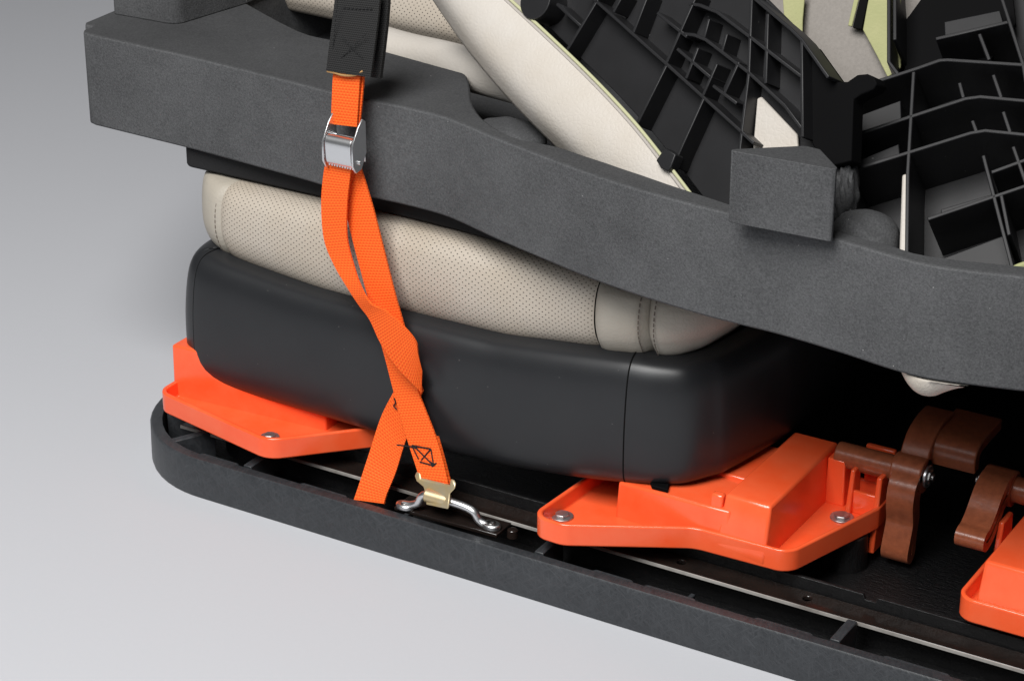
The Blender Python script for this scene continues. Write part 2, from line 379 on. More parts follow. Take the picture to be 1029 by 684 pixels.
# low oblong pads inside the channel
pads = []
for a_, b_ in (((649, 588), (704, 602)), ((762, 618), (822, 636)), ((892, 655), (960, 676)), ((301, 488), (348, 503)), ((594, 576), (636, 588)), ((205, 455), (240, 470))):
    x0, x1 = at(*a_, z=.026).x, at(*b_, z=.026).x
    pads.append(prism(round_poly([(x0, .0118, .003), (x1, .0118, .003), (x1, .0215, .004), (x0, .0215, .004)]), .005, .0285))
for r_ in pads: obj('channel_pad', r_, 'pallet', pal, .0012)
holes = [circle(at(px, py, z=.033).x, .0565, .0034) for px, py in ((684, 565), (811, 601), (560, 530))]
rail = obj('rail', filled([[(-.245, .0455), (1.0, .0455), (1.0, .0665), (-.245, .0665)]] + holes, .0295, .033), 'rail', pal, .0007)
obj('rail_edge', box(-.245, 1.0, .0443, .0454, .0306, .0329), 'zinc_worn', pal)
xn = at(870, 604, z=.043).x
fl_pts = [(-.245, .02), (1.0, .02), (1.0, .043), (xn + .006, .043), (xn + .004, .039), (xn - .004, .039), (xn - .006, .043), (-.245, .043)]
obj('rail_flange', slab([(x, .0668, z) for x, z in fl_pts], Vector((0, .003, 0))), 'deck', pal, .0004)
# bosses that carry the brackets, moulded rings
bs = [cyl((.318, .138, .018), (.318, .138, .0495), .0165, 32, .0150), cyl((.132, .085, .018), (.132, .085, .0495), .0165, 32, .015), cyl((-.13, .085, .018), (-.13, .085, .0495), .0165, 32, .015), cyl((.52, .12, .018), (.52, .12, .0495), .0165, 32, .015)]
for r_ in bs: obj('boss', r_, 'deck', pal, .002)
p = at(911, 573, z=.021)
obj('moulded_ring', rings([[(p.x + r_ * math.cos(2 * math.pi * k / 28), p.y + r_ * math.sin(2 * math.pi * k / 28), z_) for k in range(28)] for r_, z_ in ((.0085, .0205), (.0085, .0216), (.0075, .0216), (.0075, .0205))], False, False), 'deck', pal)

# footman loop bolted to the pallet
an = obj('anchor_plate', merge(slab([at(396, 509, z=.0375), at(499, 537, z=.0375), at(499, 537, z=.0375) + Vector((0, .022, 0)), at(396, 509, z=.0375) + Vector((0, .022, 0))], Vector((0, 0, -.003)))), 'rail', pal, .0005)
LP = [(404, 506, .0405), (413, 507, .0405), (420, 505, .042), (424, 498.5, .048), (431, 497, .0515), (450, 503, .052), (466, 508.5, .0515), (476, 514, .049), (481, 522, .044), (488, 527, .041), (497, 528, .0405)]
lp3 = [at(x, y, y=.0135 + .007 * (x - 404) / 93) for x, y, z in LP]
lo = tube(lp3, .0033, 14)
disc = []
for q, dx in ((lp3[0], .003), (lp3[-1], -.003)):
    disc.append(rings([[(q.x + dx + .0078 * math.cos(2 * math.pi * k / 24), q.y + .0058 * math.sin(2 * math.pi * k / 24), zz) for k in range(24)] for zz in (q.z - .003, q.z + .0016)]))
obj('tie_down_loop', merge(lo, *disc), 'zinc', pal, .0012)
for q, dx in ((lp3[0], .003), (lp3[-1], -.003)): obj('anchor_bolt', cyl((q.x + dx, q.y, q.z + .0015), (q.x + dx, q.y, q.z + .0026), .0036, 20), 'dark_steel', pal, .0004)
q = at(515, 533, z=.036)
obj('screw', cyl((q.x, q.y, .03), (q.x, q.y, .0375), .0045, 18, .004), 'rail', pal, .001)

# ------------------------------------------------------------------ orange clamp brackets
def cup(poly, z0, z1, zf, t):
    po, pi = poly, offset_poly(poly, t)
    return rings([lv(po, z0, 6), lv(po, z1, 6), lv(pi, z1, 6), lv(offset_poly(poly, t + .001), zf, 6)], True, True)
def hexbolt(par, x, y, z, r=.0078):
    b = obj('bolt', merge(cyl((x, y, z), (x, y, z + .0016), r * 1.1, 28)), 'bolt_steel', par, .0004)
    a0 = random.random()
    obj('bolt_head', rings([[(x + r * .74 * math.cos(a0 + math.pi / 3 * k), y + r * .74 * math.sin(a0 + math.pi / 3 * k), zz) for k in range(6)] for zz in (z + .0015, z + .0036)]), 'bolt_steel', b, .0007)
def lever(pts, x0, x1, t, n=8):
    """bar with a curved side profile (y, z), thickness t, wide along x"""
    P = [Vector((0, a, b)) for a, b in [tuple(q) for q in cat(pts, n)]]; lo_, hi = [], []
    for i, p in enumerate(P):
        d = (P[min(i + 1, len(P) - 1)] - P[max(i - 1, 0)]).normalized(); m = Vector((0, -d.z, d.y)) * t / 2
        lo_.append(p - m); hi.append(p + m)
    loop = lo_ + hi[::-1]
    return rings([[Vector((x0, q.y, q.z)) for q in loop], [Vector((x1, q.y, q.z)) for q in loop]])
def hub_bolt(par, x, y, z, s=1):
    b = obj('pivot_bolt', cyl((x, y, z), (x + .0022 * s, y, z), .0088, 28), 'zinc', par, .0004)
    obj('nut', rings([[(xx, y + .006 * math.cos(math.pi / 3 * k), z + .006 * math.sin(math.pi / 3 * k)) for k in range(6)] for xx in (x + .0021 * s, x + .0045 * s)]), 'dark_steel', b, .0006)
    obj('stud', cyl((x + .004 * s, y, z), (x + .0065 * s, y, z), .003, 16), 'dark_steel', b, .0005)

GB = 'orange clamp brackets on the pallet'
# middle bracket, right of the strap
b1 = thing('clamp_bracket', 'orange clamp bracket under the right corner of the black seat trim, brown lever hanging down', 'bracket', (.22, .12, .05), GB)
P1 = [(.117, .006, .018), (.146, .005, .022), (.232, .0515, .03), (.308, .0535, .016), (.337, .150, .008), (.337, .190, .008), (.130, .190, .008)]
obj('tray', cup(P1, .05, .068, .0555, .0036), 'orange', b1, .0014, 3)
obj('housing', merge(rings([[(.1625, .0560, .052), (.232, .0535, .0502), (.257, .0530, .0502), (.257, .17, .052), (.1625, .17, .052)], [(.164, .0575, .0852), (.232, .0575, .0852), (.257, .0585, .0852), (.257, .17, .0852), (.164, .17, .0852)]])), 'orange', b1, .002, 3)
obj('raised_housing', merge(rings([[(x0_, y0_, z_), (x1_, y0_, z_), (x1_, .186 - (z_ > .09) * .002, z_), (x0_, .186 - (z_ > .09) * .002, z_)] for x0_, x1_, y0_, z_ in ((.249, .2895, .0532, .0502), (.2493, .289, .0519, .060), (.25, .287, .0637, .0955))])), 'orange', b1, .0022, 3)
obj('tab', box(.2385, .249, .0595, .068, .08, .0945, .001, 0, .002, 0), 'orange', b1, .0016, 2)
obj('stop_plate', box(.206, .25, .105, .165, .08, .0885), 'orange', b1, .0016, 2)
obj('upright', merge(box(.309, .3135, .150, .170, .055, .0905, .0005, .0005, .006, .002), box(.331, .3362, .146, .172, .03, .0905, .0005, .0005, .008, .002), box(.311, .334, .155, .159, .055, .074), box(.288, .304, .16, .192, .055, .0925, 0, .002, .002, 0), box(.308, .332, .187, .192, .055, .098)), 'orange', b1, .0012, 2)
q = at(846, 518, z=.0575); hexbolt(b1, q.x, q.y, .0555, .0082); q = at(565, 517, z=.0575); hexbolt(b1, q.x, q.y, .0555, .0078)
h = obj('handle', merge(cyl((.292, .172, .0925), (.342, .172, .0925), .0098, 32), cyl((.339, .172, .0925), (.3635, .172, .0925), .0138, 36)), 'brown', b1, .0012, 3)
obj('lever', lever([(.163, .096), (.1545, .088), (.1525, .075), (.1555, .060), (.1525, .048), (.149, .037), (.150, .032), (.154, .030), (.158, .034), (.1585, .048), (.161, .06), (.159, .075), (.161, .084)], .3420, .3635, .0068), 'brown', h, .0012, 2)
obj('grip', merge(lever([(.176, .098), (.181, .108), (.190, .116), (.205, .120), (.222, .120)], .341, .3635, .0105), lever([(.188, .098), (.187, .108), (.192, .1145), (.207, .1165), (.236, .117)], .360, .397, .0095)), 'brown', h, .0015, 3)
hub_bolt(h, .3638, .172, .0925)
# left bracket at the pallet's rounded end
b0 = thing('clamp_bracket', 'orange clamp bracket at the rounded left end of the pallet, left of the strap', 'bracket', (-.16, .12, .05), GB)
P0 = [(-.256, .031, .014), (-.124, .004, .022), (-.058, .072, .01), (-.058, .19, .008), (-.257, .19, .008)]
obj('tray', cup(P0, .05, .068, .0555, .0038), 'orange', b0, .0014, 3)
obj('housing', merge(rings([[(-.256, .052, .053), (-.108, .062, .053), (-.108, .186, .053), (-.256, .186, .053)], [(-.2575, .055, .1), (-.110, .066, .1), (-.110, .184, .1), (-.2575, .184, .1)]])), 'orange', b0, .002, 3)
q = at(271, 437.5, z=.0575); hexbolt(b0, q.x, q.y, .0555, .0072)
# right bracket, cut by the frame
b2 = thing('clamp_bracket', 'orange clamp bracket at the right edge of the photo with its brown lever swung forward', 'bracket', (.5, .12, .05), GB)
P2 = [(.433, .058, .014), (.62, .058, .014), (.64, .19, .008), (.4335, .19, .008)]
obj('tray', cup(P2, .05, .068, .0555, .0036), 'orange', b2, .0014, 3)
obj('housing', box(.4465, .60, .0585, .186, .052, .0955, .002, .002, .0105, .002), 'orange', b2, .0024, 3)
obj('upright', merge(box(.4335, .4385, .128, .158, .055, .0905, .0005, .0005, .008, .002), box(.427, .432, .132, .138, .082, .09)), 'orange', b2, .0012, 2)
h2 = obj('handle', merge(cyl((.415, .166, .1035), (.52, .166, .1035), .0098, 32), cyl((.411, .166, .1035), (.4345, .166, .1035), .0136, 36)), 'brown', b2, .0012, 3)
obj('lever', lever([(.163, .114), (.152, .113), (.141, .107), (.130, .0965), (.120, .090), (.113, .0885), (.110, .086), (.111, .0815), (.117, .0795), (.126, .0825), (.137, .091), (.146, .099), (.156, .102)], .4120, .4340, .0066), 'brown', h2, .0012, 2)
hub_bolt(h2, .4108, .166, .1035, -1)

# ------------------------------------------------------------------ car seat under the foam
seat = thing('car_seat', 'car seat with perforated cream leather cushion and black base trim, on the orange brackets', 'car seat', (-.02, .25, .07))
# plan of the trim's outer face: x, y, lift of the lower edge
plan = cat([(-.246, .40, .045), (-.256, .22, .034), (-.2605, .13, .022), (-.260, .095, .014), (-.253, .070, .008), (-.239, .0585, .004), (-.215, .0545, .001), (-.18, .053, 0), (-.10, .0505, 0), (0, .0482, 0), (.0517, .0487, .002), (.1043, .0500, .006), (.14, .0520, .0098), (.169, .0550, .013), (.192, .0605, .0153), (.2135, .0705, .017), (.227, .088, .0183), (.236, .106, .019), (.247, .160, .02), (.251, .21, .02), (.253, .42, .02)], 6)
PL = [Vector((p[0], p[1], 0)) for p in plan]; LF = [p[2] for p in plan]
NRM = []
for i in range(len(PL)):
    d = (PL[min(i + 1, len(PL) - 1)] - PL[max(i - 1, 0)]).normalized(); NRM.append(Vector((-d.y, d.x, 0)))
PROF = [(.045, .071), (.022, .0675), (.012, .0685), (.005, .073), (.001, .082), (0, .096), (.0005, .115), (.002, .132), (.0042, .147), (.0072, .1575), (.0120, .1650), (.019, .1685), (.029, .1695), (.034, .1675), (.036, .160), (.037, .12)]
PR = [tuple(p) for p in cat(PROF, 3)]
def trim_strip(i0, i1, off=0, dz=0):
    rows = []
    for i in range(i0, i1 + 1):
        x = PL[i].x; rise = .010 * max(0, (-x - .12) / .14) ** 1.3 + .011 * max(0, min(1, (x - .05) / .12)) + .004
        rows.append([PL[i] + NRM[i] * (d + off) + Z * (z + LF[i] * max(0, (.12 - z) / .05) ** .8 + (rise if z > .12 else rise * max(0, (z - .08) / .04)) + dz) for d, z in PR])
    return grid(rows)
iL = min(range(len(PL)), key=lambda i: abs(PL[i].x + .235) + (PL[i].y > .1)); iR = min(range(len(PL)), key=lambda i: (PL[i] - Vector((.169, .055, 0))).length)
tr = obj('base_trim', trim_strip(iL, iR), 'trim', seat)
def shifted(i, s):                                          # end of a trim piece pulled back along the plan, leaving a fine gap
    return i
tl = obj('trim_corner', trim_strip(0, iL), 'trim', seat); trr = obj('trim_corner', trim_strip(iR, len(PL) - 1), 'trim', seat)
for o, ends in ((tr, (iL, iR)), (tl, (iL,)), (trr, (iR,))):
    pass
def seam_tube(i, r, off, name, m, k0=4, k1=None):
    x = PL[i].x; rise = .010 * max(0, (-x - .12) / .14) ** 1.3 + .011 * max(0, min(1, (x - .05) / .12)) + .004
    pts = [PL[i] + NRM[i] * (d + off) + Z * (z + LF[i] * max(0, (.12 - z) / .05) ** .8 + (rise if z > .12 else rise * max(0, (z - .08) / .04))) for d, z in PR[k0:k1]]
    return obj(name, tube(pts, r, 6, 0), m, tr)
seam_tube(iR, .00075, .0003, 'seam', 'liner')
seam_tube(iL, .00050, .00035, 'seam', 'liner')
obj('harness_clip', slab([at(x, y, z=.0858) for x, y in ((652, 484), (673, 487), (671, 495), (655, 491))], Vector((0, 0, .003))), 'shade_black', seat, .0006)
obj('seat_pan', box(-.225, .19, .10, .45, .10, .165), 'liner', seat)
# cushion: plan points along the bulging front, profile (outward bulge, z)
cp = cat([(-.231, .42), (-.246, .25), (-.2495, .13), (-.242, .100), (-.215, .0855), (-.17, .081), (-.08, .077), (.02, .077), (.09, .0785), (.142, .0780), (.1875, .083), (.205, .099), (.213, .126), (.218, .19), (.220, .42)], 10)
CP = [Vector((p[0], p[1], 0)) for p in cp]; CN = []
for i in range(len(CP)):
    d = (CP[min(i + 1, len(CP) - 1)] - CP[max(i - 1, 0)]).normalized(); CN.append(Vector((d.y, -d.x, 0)))
CPROF = cat([(-.018, .150), (-.005, .166), (.003, .178), (.0068, .192), (.0072, .206), (.0055, .219), (.001, .230), (-.010, .2375), (-.036, .2395)], 6)
def lift(x): return .007 * max(0, (-x - .12) / .1) + .021 * max(0, (x - .06) / .125) ** 1.1
def cush_strip(i0, i1, puff=0, tuck=0, xe=None):
    rows = []
    n = i1 - i0
    for i in range(i0, i1 + 1):
        e = min(1, min(i - i0, i1 - i) / 3.0); dip = (1 - (1 - e) ** 2) ** .5
        side = min(1, abs(CN[i].x) * 1.05) * (CN[i].x < 0)
        rows.append([CP[i] + CN[i] * ((d if z < .2 else .0075 + (d - .0075) * (1 - .8 * side)) + puff * dip - tuck * (1 - dip)) + Z * (z + lift(CP[i].x) * max(0, min(1, (.235 - z) / .06))) for d, z in CPROF])
    return grid(rows)
near = lambda x, y: min(range(len(CP)), key=lambda i: (CP[i] - Vector((x, y, 0))).length)
jL, jR, jS = near(-.217, .0860), near(.1325, .078), near(.1775, .0813)
cu = obj('cushion', cush_strip(jL, jR, 0, .0025), 'perf', seat)
cl = obj('bolster', cush_strip(0, jL, .0012, .0025), 'cream_dim', seat)
crr = obj('bolster', cush_strip(jR, jS, .0058, .0045), 'cream_dim', seat)
cr2 = obj('bolster', cush_strip(jS, len(CP) - 1, .0050, .0034), 'cream_dim', seat)
def on_cush(x, y, k, off):
    i = near(x, y); t = (Vector((x, y, 0)) - CP[i]).dot((CP[i + 1] - CP[i]).normalized())
    return [CP[i] + (CP[i + 1] - CP[i]).normalized() * t + CN[i] * (d + off) + Z * (z + lift(x) * max(0, min(1, (.235 - z) / .06))) for d, z in CPROF[k:-8]]
for dx, par in ((-.0055, crr), (.0065, cr2)):
    s0 = CP[jS]; dd = (CP[jS + 1] - CP[jS - 1]).normalized()
    pts = [CP[jS] + dd * dx + CN[jS] * (d + .0056) + Z * (z + lift(s0.x) * max(0, min(1, (.235 - z) / .06))) for d, z in CPROF[6:-6]]
    obj('stitching', dashes(pts, .0005, .0028, .0016), 'cream_thread', par)
# stitched edge of the left bolster
obj('stitching', dashes([CP[jL] + CN[jL] * (d + .0008) + (CP[jL - 1] - CP[jL]).normalized() * .004 + Z * (z + lift(CP[jL].x) * max(0, min(1, (.235 - z) / .06))) for d, z in CPROF[6:-8]], .0004, .0028, .0018), 'cream_thread', cl)

# black sheet foam between the cushion and the tray
pf = tag(obj('foam_sheet', prism(round_poly([(-.272, .099, .012), (-.1, .099, 0), (0, .095, 0), (.06, .088, 0), (.12, .075, 0), (.16, .10, 0), (.16, .5, 0), (-.272, .5, .01)]), .241, .259), 'black_foam', None, .002), 'thin black foam sheet sandwiched between the cream cushion and the grey foam tray', 'foam sheet')

# ------------------------------------------------------------------ foam tray
ZT, ZB = .34, .2602
front = [(-.3655, .0995, .006), (-.33, .0965, 0), (-.25, .0925, 0), (-.144, .083, 0), (-.093, .077, 0), (-.04, .0775, 0), (-.004, .075, 0), (.02, .070, 0), (.06, .0575, 0), (.104, .0435, 0), (.155, .0285, 0), (.20, .019, 0), (.26, .0115, 0), (.31, .010, 0), (.36, .004, 0), (.40, -.003, 0), (.43, -.003, 0), (.48, .007, 0), (.55, .04, .02), (.8, .06, .02), (.8, .75, .02), (-.40, .75, .02)]
fs = [tuple(p) for p in cat([(x, y - (.0035 if .05 < x < .45 else .0015 if x > 0 else 0)) for x, y, _ in front[1:18]], 5)]
left = [(-.40, .75), (-.386, .175), (-.3835, .122), (-.379, .116), (-.3725, .1175), (-.3705, .1145), (-.3715, .106), (-.368, .1005), (-.36, .0978)]
outer = fs + [(.55, .035), (.8, .06), (.8, .75)] + left
inner = [at(px, py, z=ZT) for px, py in ((247, 3), (300, 31), (334, 40), (388, 50), (440, 64), (466, 73), (472, 86), (474, 102), (484, 118), (502, 131), (522, 139.5), (560, 147), (590, 157), (628, 169), (670, 184), (710, 197), (770, 216), (830, 228), (860, 237), (895, 246), (935, 257), (1029, 267))]
inner = [(p.x, p.y) for p in inner]
inner = [tuple(p) for p in cat(inner, 3)] + [(.52, .05), (.74, .10), (.74, .70), (-.30, .70)]
ft = thing('foam_tray', 'large charcoal grey foam tray with thick curved front wall, lying across the lower car seat', 'foam tray', (.2, .3, ZB))
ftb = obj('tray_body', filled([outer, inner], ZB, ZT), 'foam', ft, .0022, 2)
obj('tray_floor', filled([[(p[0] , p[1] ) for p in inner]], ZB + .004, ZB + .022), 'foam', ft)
obj('light_blocker', box(-.36, .78, .70, .748, .0215, ZB + .001), 'foam', ft, .003)  # unseen block added to keep back light off the deck
rz = [(-.379, .1515, .004), (-.3125, .1535, .012), (-.300, .235, .01), (-.30, .42, .01), (-.385, .42, .01)]
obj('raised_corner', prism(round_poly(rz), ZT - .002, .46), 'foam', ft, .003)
# wedge shaped foam block on the tray's front edge
bq = [at(725, 222, z=.3415), at(839, 244, z=.3415)]
fa, fb = Vector((bq[0].x, bq[0].y + .0005)), Vector((bq[1].x, bq[1].y + .0005))
top_b = [at(815, 138, z=.398), at(822, 140, z=.398)]
wed = [(fa.x, fa.y, .002), (fb.x, fb.y, .0025), (top_b[1].x + .002, top_b[1].y, .003), (top_b[0].x - .004, top_b[0].y, .004)]
zt_ = at(727, 150, y=fa.y).z
wp = round_poly(wed, 4)
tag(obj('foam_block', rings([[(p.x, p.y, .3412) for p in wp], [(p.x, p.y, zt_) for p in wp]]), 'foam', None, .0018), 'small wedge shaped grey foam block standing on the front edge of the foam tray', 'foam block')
# torn foam lump behind the block, part of the tray
lump = BM(); bmesh.ops.create_icosphere(lump, subdivisions=4, radius=1)
lc = at(868, 243, y=.042); 
for v in lump.verts:
    n_ = .05 * math.sin(5 * v.co.x + 3 * v.co.z) * math.sin(4 * v.co.y + 5 * v.co.z) + .008 * math.sin(40 * v.co.x + 7 * v.co.z)
    v.co = Vector((v.co.x * .025, v.co.y * .022, v.co.z * .022)) * (1 + n_) + lc
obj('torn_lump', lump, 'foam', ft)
lump = BM(); bmesh.ops.create_icosphere(lump, subdivisions=4, radius=1)
lc = at(849, 197, y=.052)
for v in lump.verts:
    n_ = .12 * math.sin(8 * v.co.x + 6 * v.co.z) * math.sin(9 * v.co.y + 4 * v.co.z) + .05 * math.sin(27 * v.co.x + 13 * v.co.z)
    v.co = Vector((v.co.x * .009, v.co.y * .012, v.co.z * .024)) * (1 + n_) + lc
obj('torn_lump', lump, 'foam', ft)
# torn hollow beside the leather bolster
lump = BM(); bmesh.ops.create_icosphere(lump, subdivisions=4, radius=1)
lc = Vector((.040, .104, .322))
for v in lump.verts:
    n_ = .05 * math.sin(5 * v.co.x + 3 * v.co.z) * math.sin(6 * v.co.y + 4 * v.co.x)
    v.co = Vector((v.co.x * .030, v.co.y * .022, v.co.z * .013)) * (1 + n_) + lc
obj('torn_lump', lump, 'foam', ft)

# ------------------------------------------------------------------ left backrest in the tray
def plane(p0, base, e):
    b = Vector((base[0], base[1], 0)).normalized(); nh = Vector((b.y, -b.x, 0)); nh = nh if nh.y < 0 else -nh
    return p0, nh * math.cos(math.radians(e)) + Z * math.sin(math.radians(e))
def rib_bar(pl, pts, depth, t=.0024, top=0.0):
    """upright rib along a polyline on plane pl, from top down to depth below it"""
    n = pl[1]; P = [at(x, y, pl=pl) for x, y in pts]; A, B = [], []
    for i, p in enumerate(P):
        d = (P[min(i + 1, len(P) - 1)] - P[max(i - 1, 0)]).normalized(); s = n.cross(d).normalized() * t / 2; A.append(p + s); B.append(p - s)
    lv_ = []
    for a, b in zip(A, B): lv_.append([a + n * top, b + n * top, b - n * depth, a - n * depth])
    return rings(lv_)
def pad(pl, pts, zlo, zhi, inset=.0):
    n = pl[1]; P = [at(x, y, pl=pl) for x, y in pts]; c = sum(P, Vector()) / len(P)
    return rings([[p + n * zlo for p in P], [p.lerp(c, inset) + n * zhi for p in P]])
PA = plane(at(705, 203, z=.335), (-.13, .03), 27); nA = PA[1]
br = thing('folded_car_seat', 'folded car seat with cream leather side and black ribbed back, right of the black sleeve', 'car seat', (.2, .08, .29))
G = [(505, -8), (560, 43), (602, 84), (640, 125), (672, 165), (704, 207), (712, 218)]
Lf = [(419, -8), (455, 44), (493, 90), (536, 136), (570, 172), (614, 210), (645, 230)]
rows = []
for q_, (g, l) in enumerate(zip(cat(G, 5), cat(Lf, 5))):
    g3, l3 = at(*g, pl=PA), at(*l, pl=PA); row = []
    l3 = l3 - nA * .03 * max(0, (q_ - 12) / 18) ** 1.5
    for k in range(25):
        s = k / 24; row.append(g3.lerp(l3, s) + nA * (.006 * math.sin(math.pi * min(1, s * 1.1)) - .016 * max(0, (s - .55) / .45) ** 2.6))
    back = row[-1]; row += [back - nA * .02 + (g3 - l3).normalized() * .004, back - nA * .045 + (g3 - l3).normalized() * .012]
    rows.append(row)
obj('leather_bolster', grid(rows), 'cream', br, smooth=180)
gp = [at(x, y, pl=PA) for x, y in G]
obj('lining_edge', tube([p + nA * .0012 for p in gp], .0012, 8), 'pale_green', br)
ins = (at(512, 30, pl=PA) - at(540, 5, pl=PA)).normalized()
obj('welt', tube([p + nA * .0012 + ins * .0028 for p in gp], .0011, 8), 'cloth', br)
DA = .017
bodies = [slab([at(x, y, pl=PA) - nA * DA for x, y in ((508, -8), (560, 44), (602, 85), (640, 126), (672, 166), (704, 208), (740, 240), (812, 180), (826, 140), (830, 92), (828, 78), (805, 40), (757, -8))], -nA * .003)]
for pts in ([(586, -10), (669, 64), (742, 130), (757, 144)], [(559, 4), (584, 27)], [(692, 4), (702, 5), (720, 12), (753, 37), (805, 77)], [(686, 34), (697, 35), (709, 40), (752, 73), (788, 106), (805, 129)], [(680, 49), (715, 79)], [(750, -8), (795, 30), (805, 40), (832, 78)],
            [(606, -10), (566, 56)], [(669, 66), (639, 126)], [(707, 98), (682, 153), (676, 168)], [(700, -6), (669, 64)], [(651, -6), (636, 33)], [(701, 48), (689, 79)], [(720, 64), (706, 96)], [(755, -8), (752, 73), (743, 148), (738, 230)], [(536, 11), (529, 22)], [(712, 19), (707, 38)], [(730, 34), (725, 52)], [(660, 13), (690, 37)], [(742, 62), (727, 95)], [(716, 86), (740, 104)], [(771, 14), (769, 84)], [(626, -6), (616, 12)], [(805, 40), (806, 138)]):
    bodies.append(rib_bar(PA, pts, DA + .002))
# recessed floor pads that catch the light between the ribs
bodies.append(cyl(at(541, 2, pl=PA) - nA * .02, at(541, 2, pl=PA) + nA * .004, .014, 24))
bp_ = obj('back_panel', merge(*bodies), 'rib', br, .0006)
# outer wall of the panel on its right side, curling to a lobe
wall = [(832, 78), (840, 79), (850, 71), (862, 70), (872, 76), (876, 86)]
obj('panel_wall', merge(slab([at(x, y, pl=PA) - nA * .012 for x, y in ((805, 40), (832, 78), (842, 78), (852, 71), (862, 70), (869, 73), (872, 80), (868, 86), (856, 91), (848, 96), (846, 158), (820, 165), (806, 140))], -nA * .014)), 'shade_black', br, .001)  # wall coloured black to stand for its side turned from the light
cpt = at(674, 163, pl=PA)
obj('clip', slab([at(x, y, pl=PA) + nA * .006 for x, y in ((664, 163), (673, 150), (684, 157), (679, 170), (676, 174), (669, 171))], -nA * .010), 'rib', br, .0008)
obj('leather_flap', slab([at(x, y, pl=PA) - nA * .012 for x, y in ((751, 95), (755, 93), (791, 131), (792, 150), (790, 160), (745, 165))], -nA * .003), 'cream', br, .001)

# ------------------------------------------------------------------ right backrest in the tray
PB = plane(at(1000, 270, z=.33), (1, 0), 48); nB = PB[1]; DB = .050
b2r = thing('folded_car_seat', 'folded car seat showing only a black back with bent ribs, right of the foam block', 'car seat', (.42, .06, .29))
bodies = [slab([at(x, y, pl=PB) - nB * DB for x, y in ((854, 92), (920, 66), (884, 60), (884, -110), (1075, -110), (1075, 290), (912, 262), (905, 250), (854, 216))], -nB * .003)]
for pts in ([(854, 220), (854, 96), (857, 91), (864, 87), (920, 69), (944, 60.5), (952, 60), (1029, 65), (1080, 69)], [(854, 137), (915, 117), (970, 99), (985, 97), (1029, 101), (1080, 106)], [(855, 171), (913, 153), (975, 133.5), (990, 131), (1029, 135), (1080, 140)],
            [(932, 220), (1029, 187), (1080, 170)], [(996, 173), (1029, 161), (1080, 145)], [(918, 72), (912, 173), (911, 262)], [(964, 83), (968, 98)], [(998, 75), (1006, 98)], [(977, 121), (981, 132)], [(1006, 196), (1014, 236)], [(1008, 112), (1015, 133)],
            [(988, 156), (1018, 272)], [(1018, 147), (1033, 190), (1050, 275)], [(984, 34), (994, 60)], [(1004, -10), (1028, 65), (1034, 100)], [(940, 39), (1013, 22)], [(893, -60), (893, 62), (902, 74)], [(899, -60), (899, 40)]):
    bodies.append(rib_bar(PB, pts, DB + .002, .0026))
for pts, zl, zh in (([(856, 108), (902, 91), (903, 119), (856, 135)], -.05, -.012), ([(856, 153), (900, 135), (902, 155), (857, 169)], -.05, -.012), ([(937, 191), (994, 174), (996, 197), (935, 218)], -.05, -.026), ([(937, 238), (1006, 212), (1014, 268), (935, 258)], -.05, -.030),
                    ([(945, 14), (1003, 2), (1008, 20), (946, 36)], -.05, -.010), ([(998, 46), (1020, 44), (1024, 62), (1002, 61)], -.05, -.026), ([(958, 52), (980, 50), (984, 59), (960, 58)], -.05, -.03), ([(1008, 84), (1060, 76), (1060, 103), (1014, 98)], -.05, -.026), ([(1016, 120), (1060, 110), (1060, 136), (1020, 132)], -.05, -.026), ([(1022, 195), (1060, 182), (1060, 275), (1030, 272)], -.05, -.030)):
    bodies.append(pad(PB, pts, zl, zh, .03))
obj('back_panel', merge(*bodies), 'rib', b2r, .0006)
obj('shade_sheet', slab([at(x, y, pl=PB) - nB * .034 for x, y in ((893, -90), (1002, -90), (1012, -4), (986, 34), (992, 58), (946, 59), (900, 70))], -nB * .004), 'shade_black', b2r)  # black sheet added in place of the shade between the ribs
obj('leather_edge', slab([at(x, y, pl=PB) - nB * .004 for x, y in ((905, 172), (911, 171), (910, 256), (902, 254))], -nB * .006), 'cream', b2r, .0015)
obj('lining_edge', tube([at(x, y, pl=PB) + nB * .002 for x, y in ((1016, 275), (1029, 269), (1060, 262))], .003, 8), 'green', b2r)

# ------------------------------------------------------------------ folded upholstery between the two backrests
PC = plane(at(850, 90, y=.17), (1, .1), 30); nC = PC[1]
up = thing('seat_upholstery', 'grey felt panel with yellow green lining flaps between the two black ribbed backs', 'upholstery', PC[0])
rows = []
for j in range(13):
    x = 770 + 160 * j / 12
    rows.append([at(x, 120 - 150 * k / 10, pl=PC) + nC * (.02 * math.sin(math.pi * j / 12) - .00) for k in range(11)])
obj('felt_panel', grid(rows), 'felt', up, smooth=180)
PD = (PC[0] + nC * .026, nC)
obj('lining_flap', slab([at(x, y, pl=PD) for x, y in ((786, -8), (809, -8), (806.5, 20), (806, 48), (796, 30), (788, 22))], -nC * .002), 'green', up, .0006)
obj('lining_flap', slab([at(x, y, pl=PD) for x, y in ((874, -8), (905, -8), (905, 68), (892, 78), (881, 56), (867, 30))], -nC * .002), 'green', up, .0006)
obj('lining_flap', slab([at(x, y, pl=PD) + nC * .003 for x, y in ((861, -8), (866, -8), (857, 28), (853, 27))], -nC * .002), 'green', up, .0006)
obj('zip', slab([at(x, y, pl=PD) + nC * .001 for x, y in ((866, -8), (874, -8), (866, 30), (857, 28))], -nC * .003), 'liner', up, .0004)

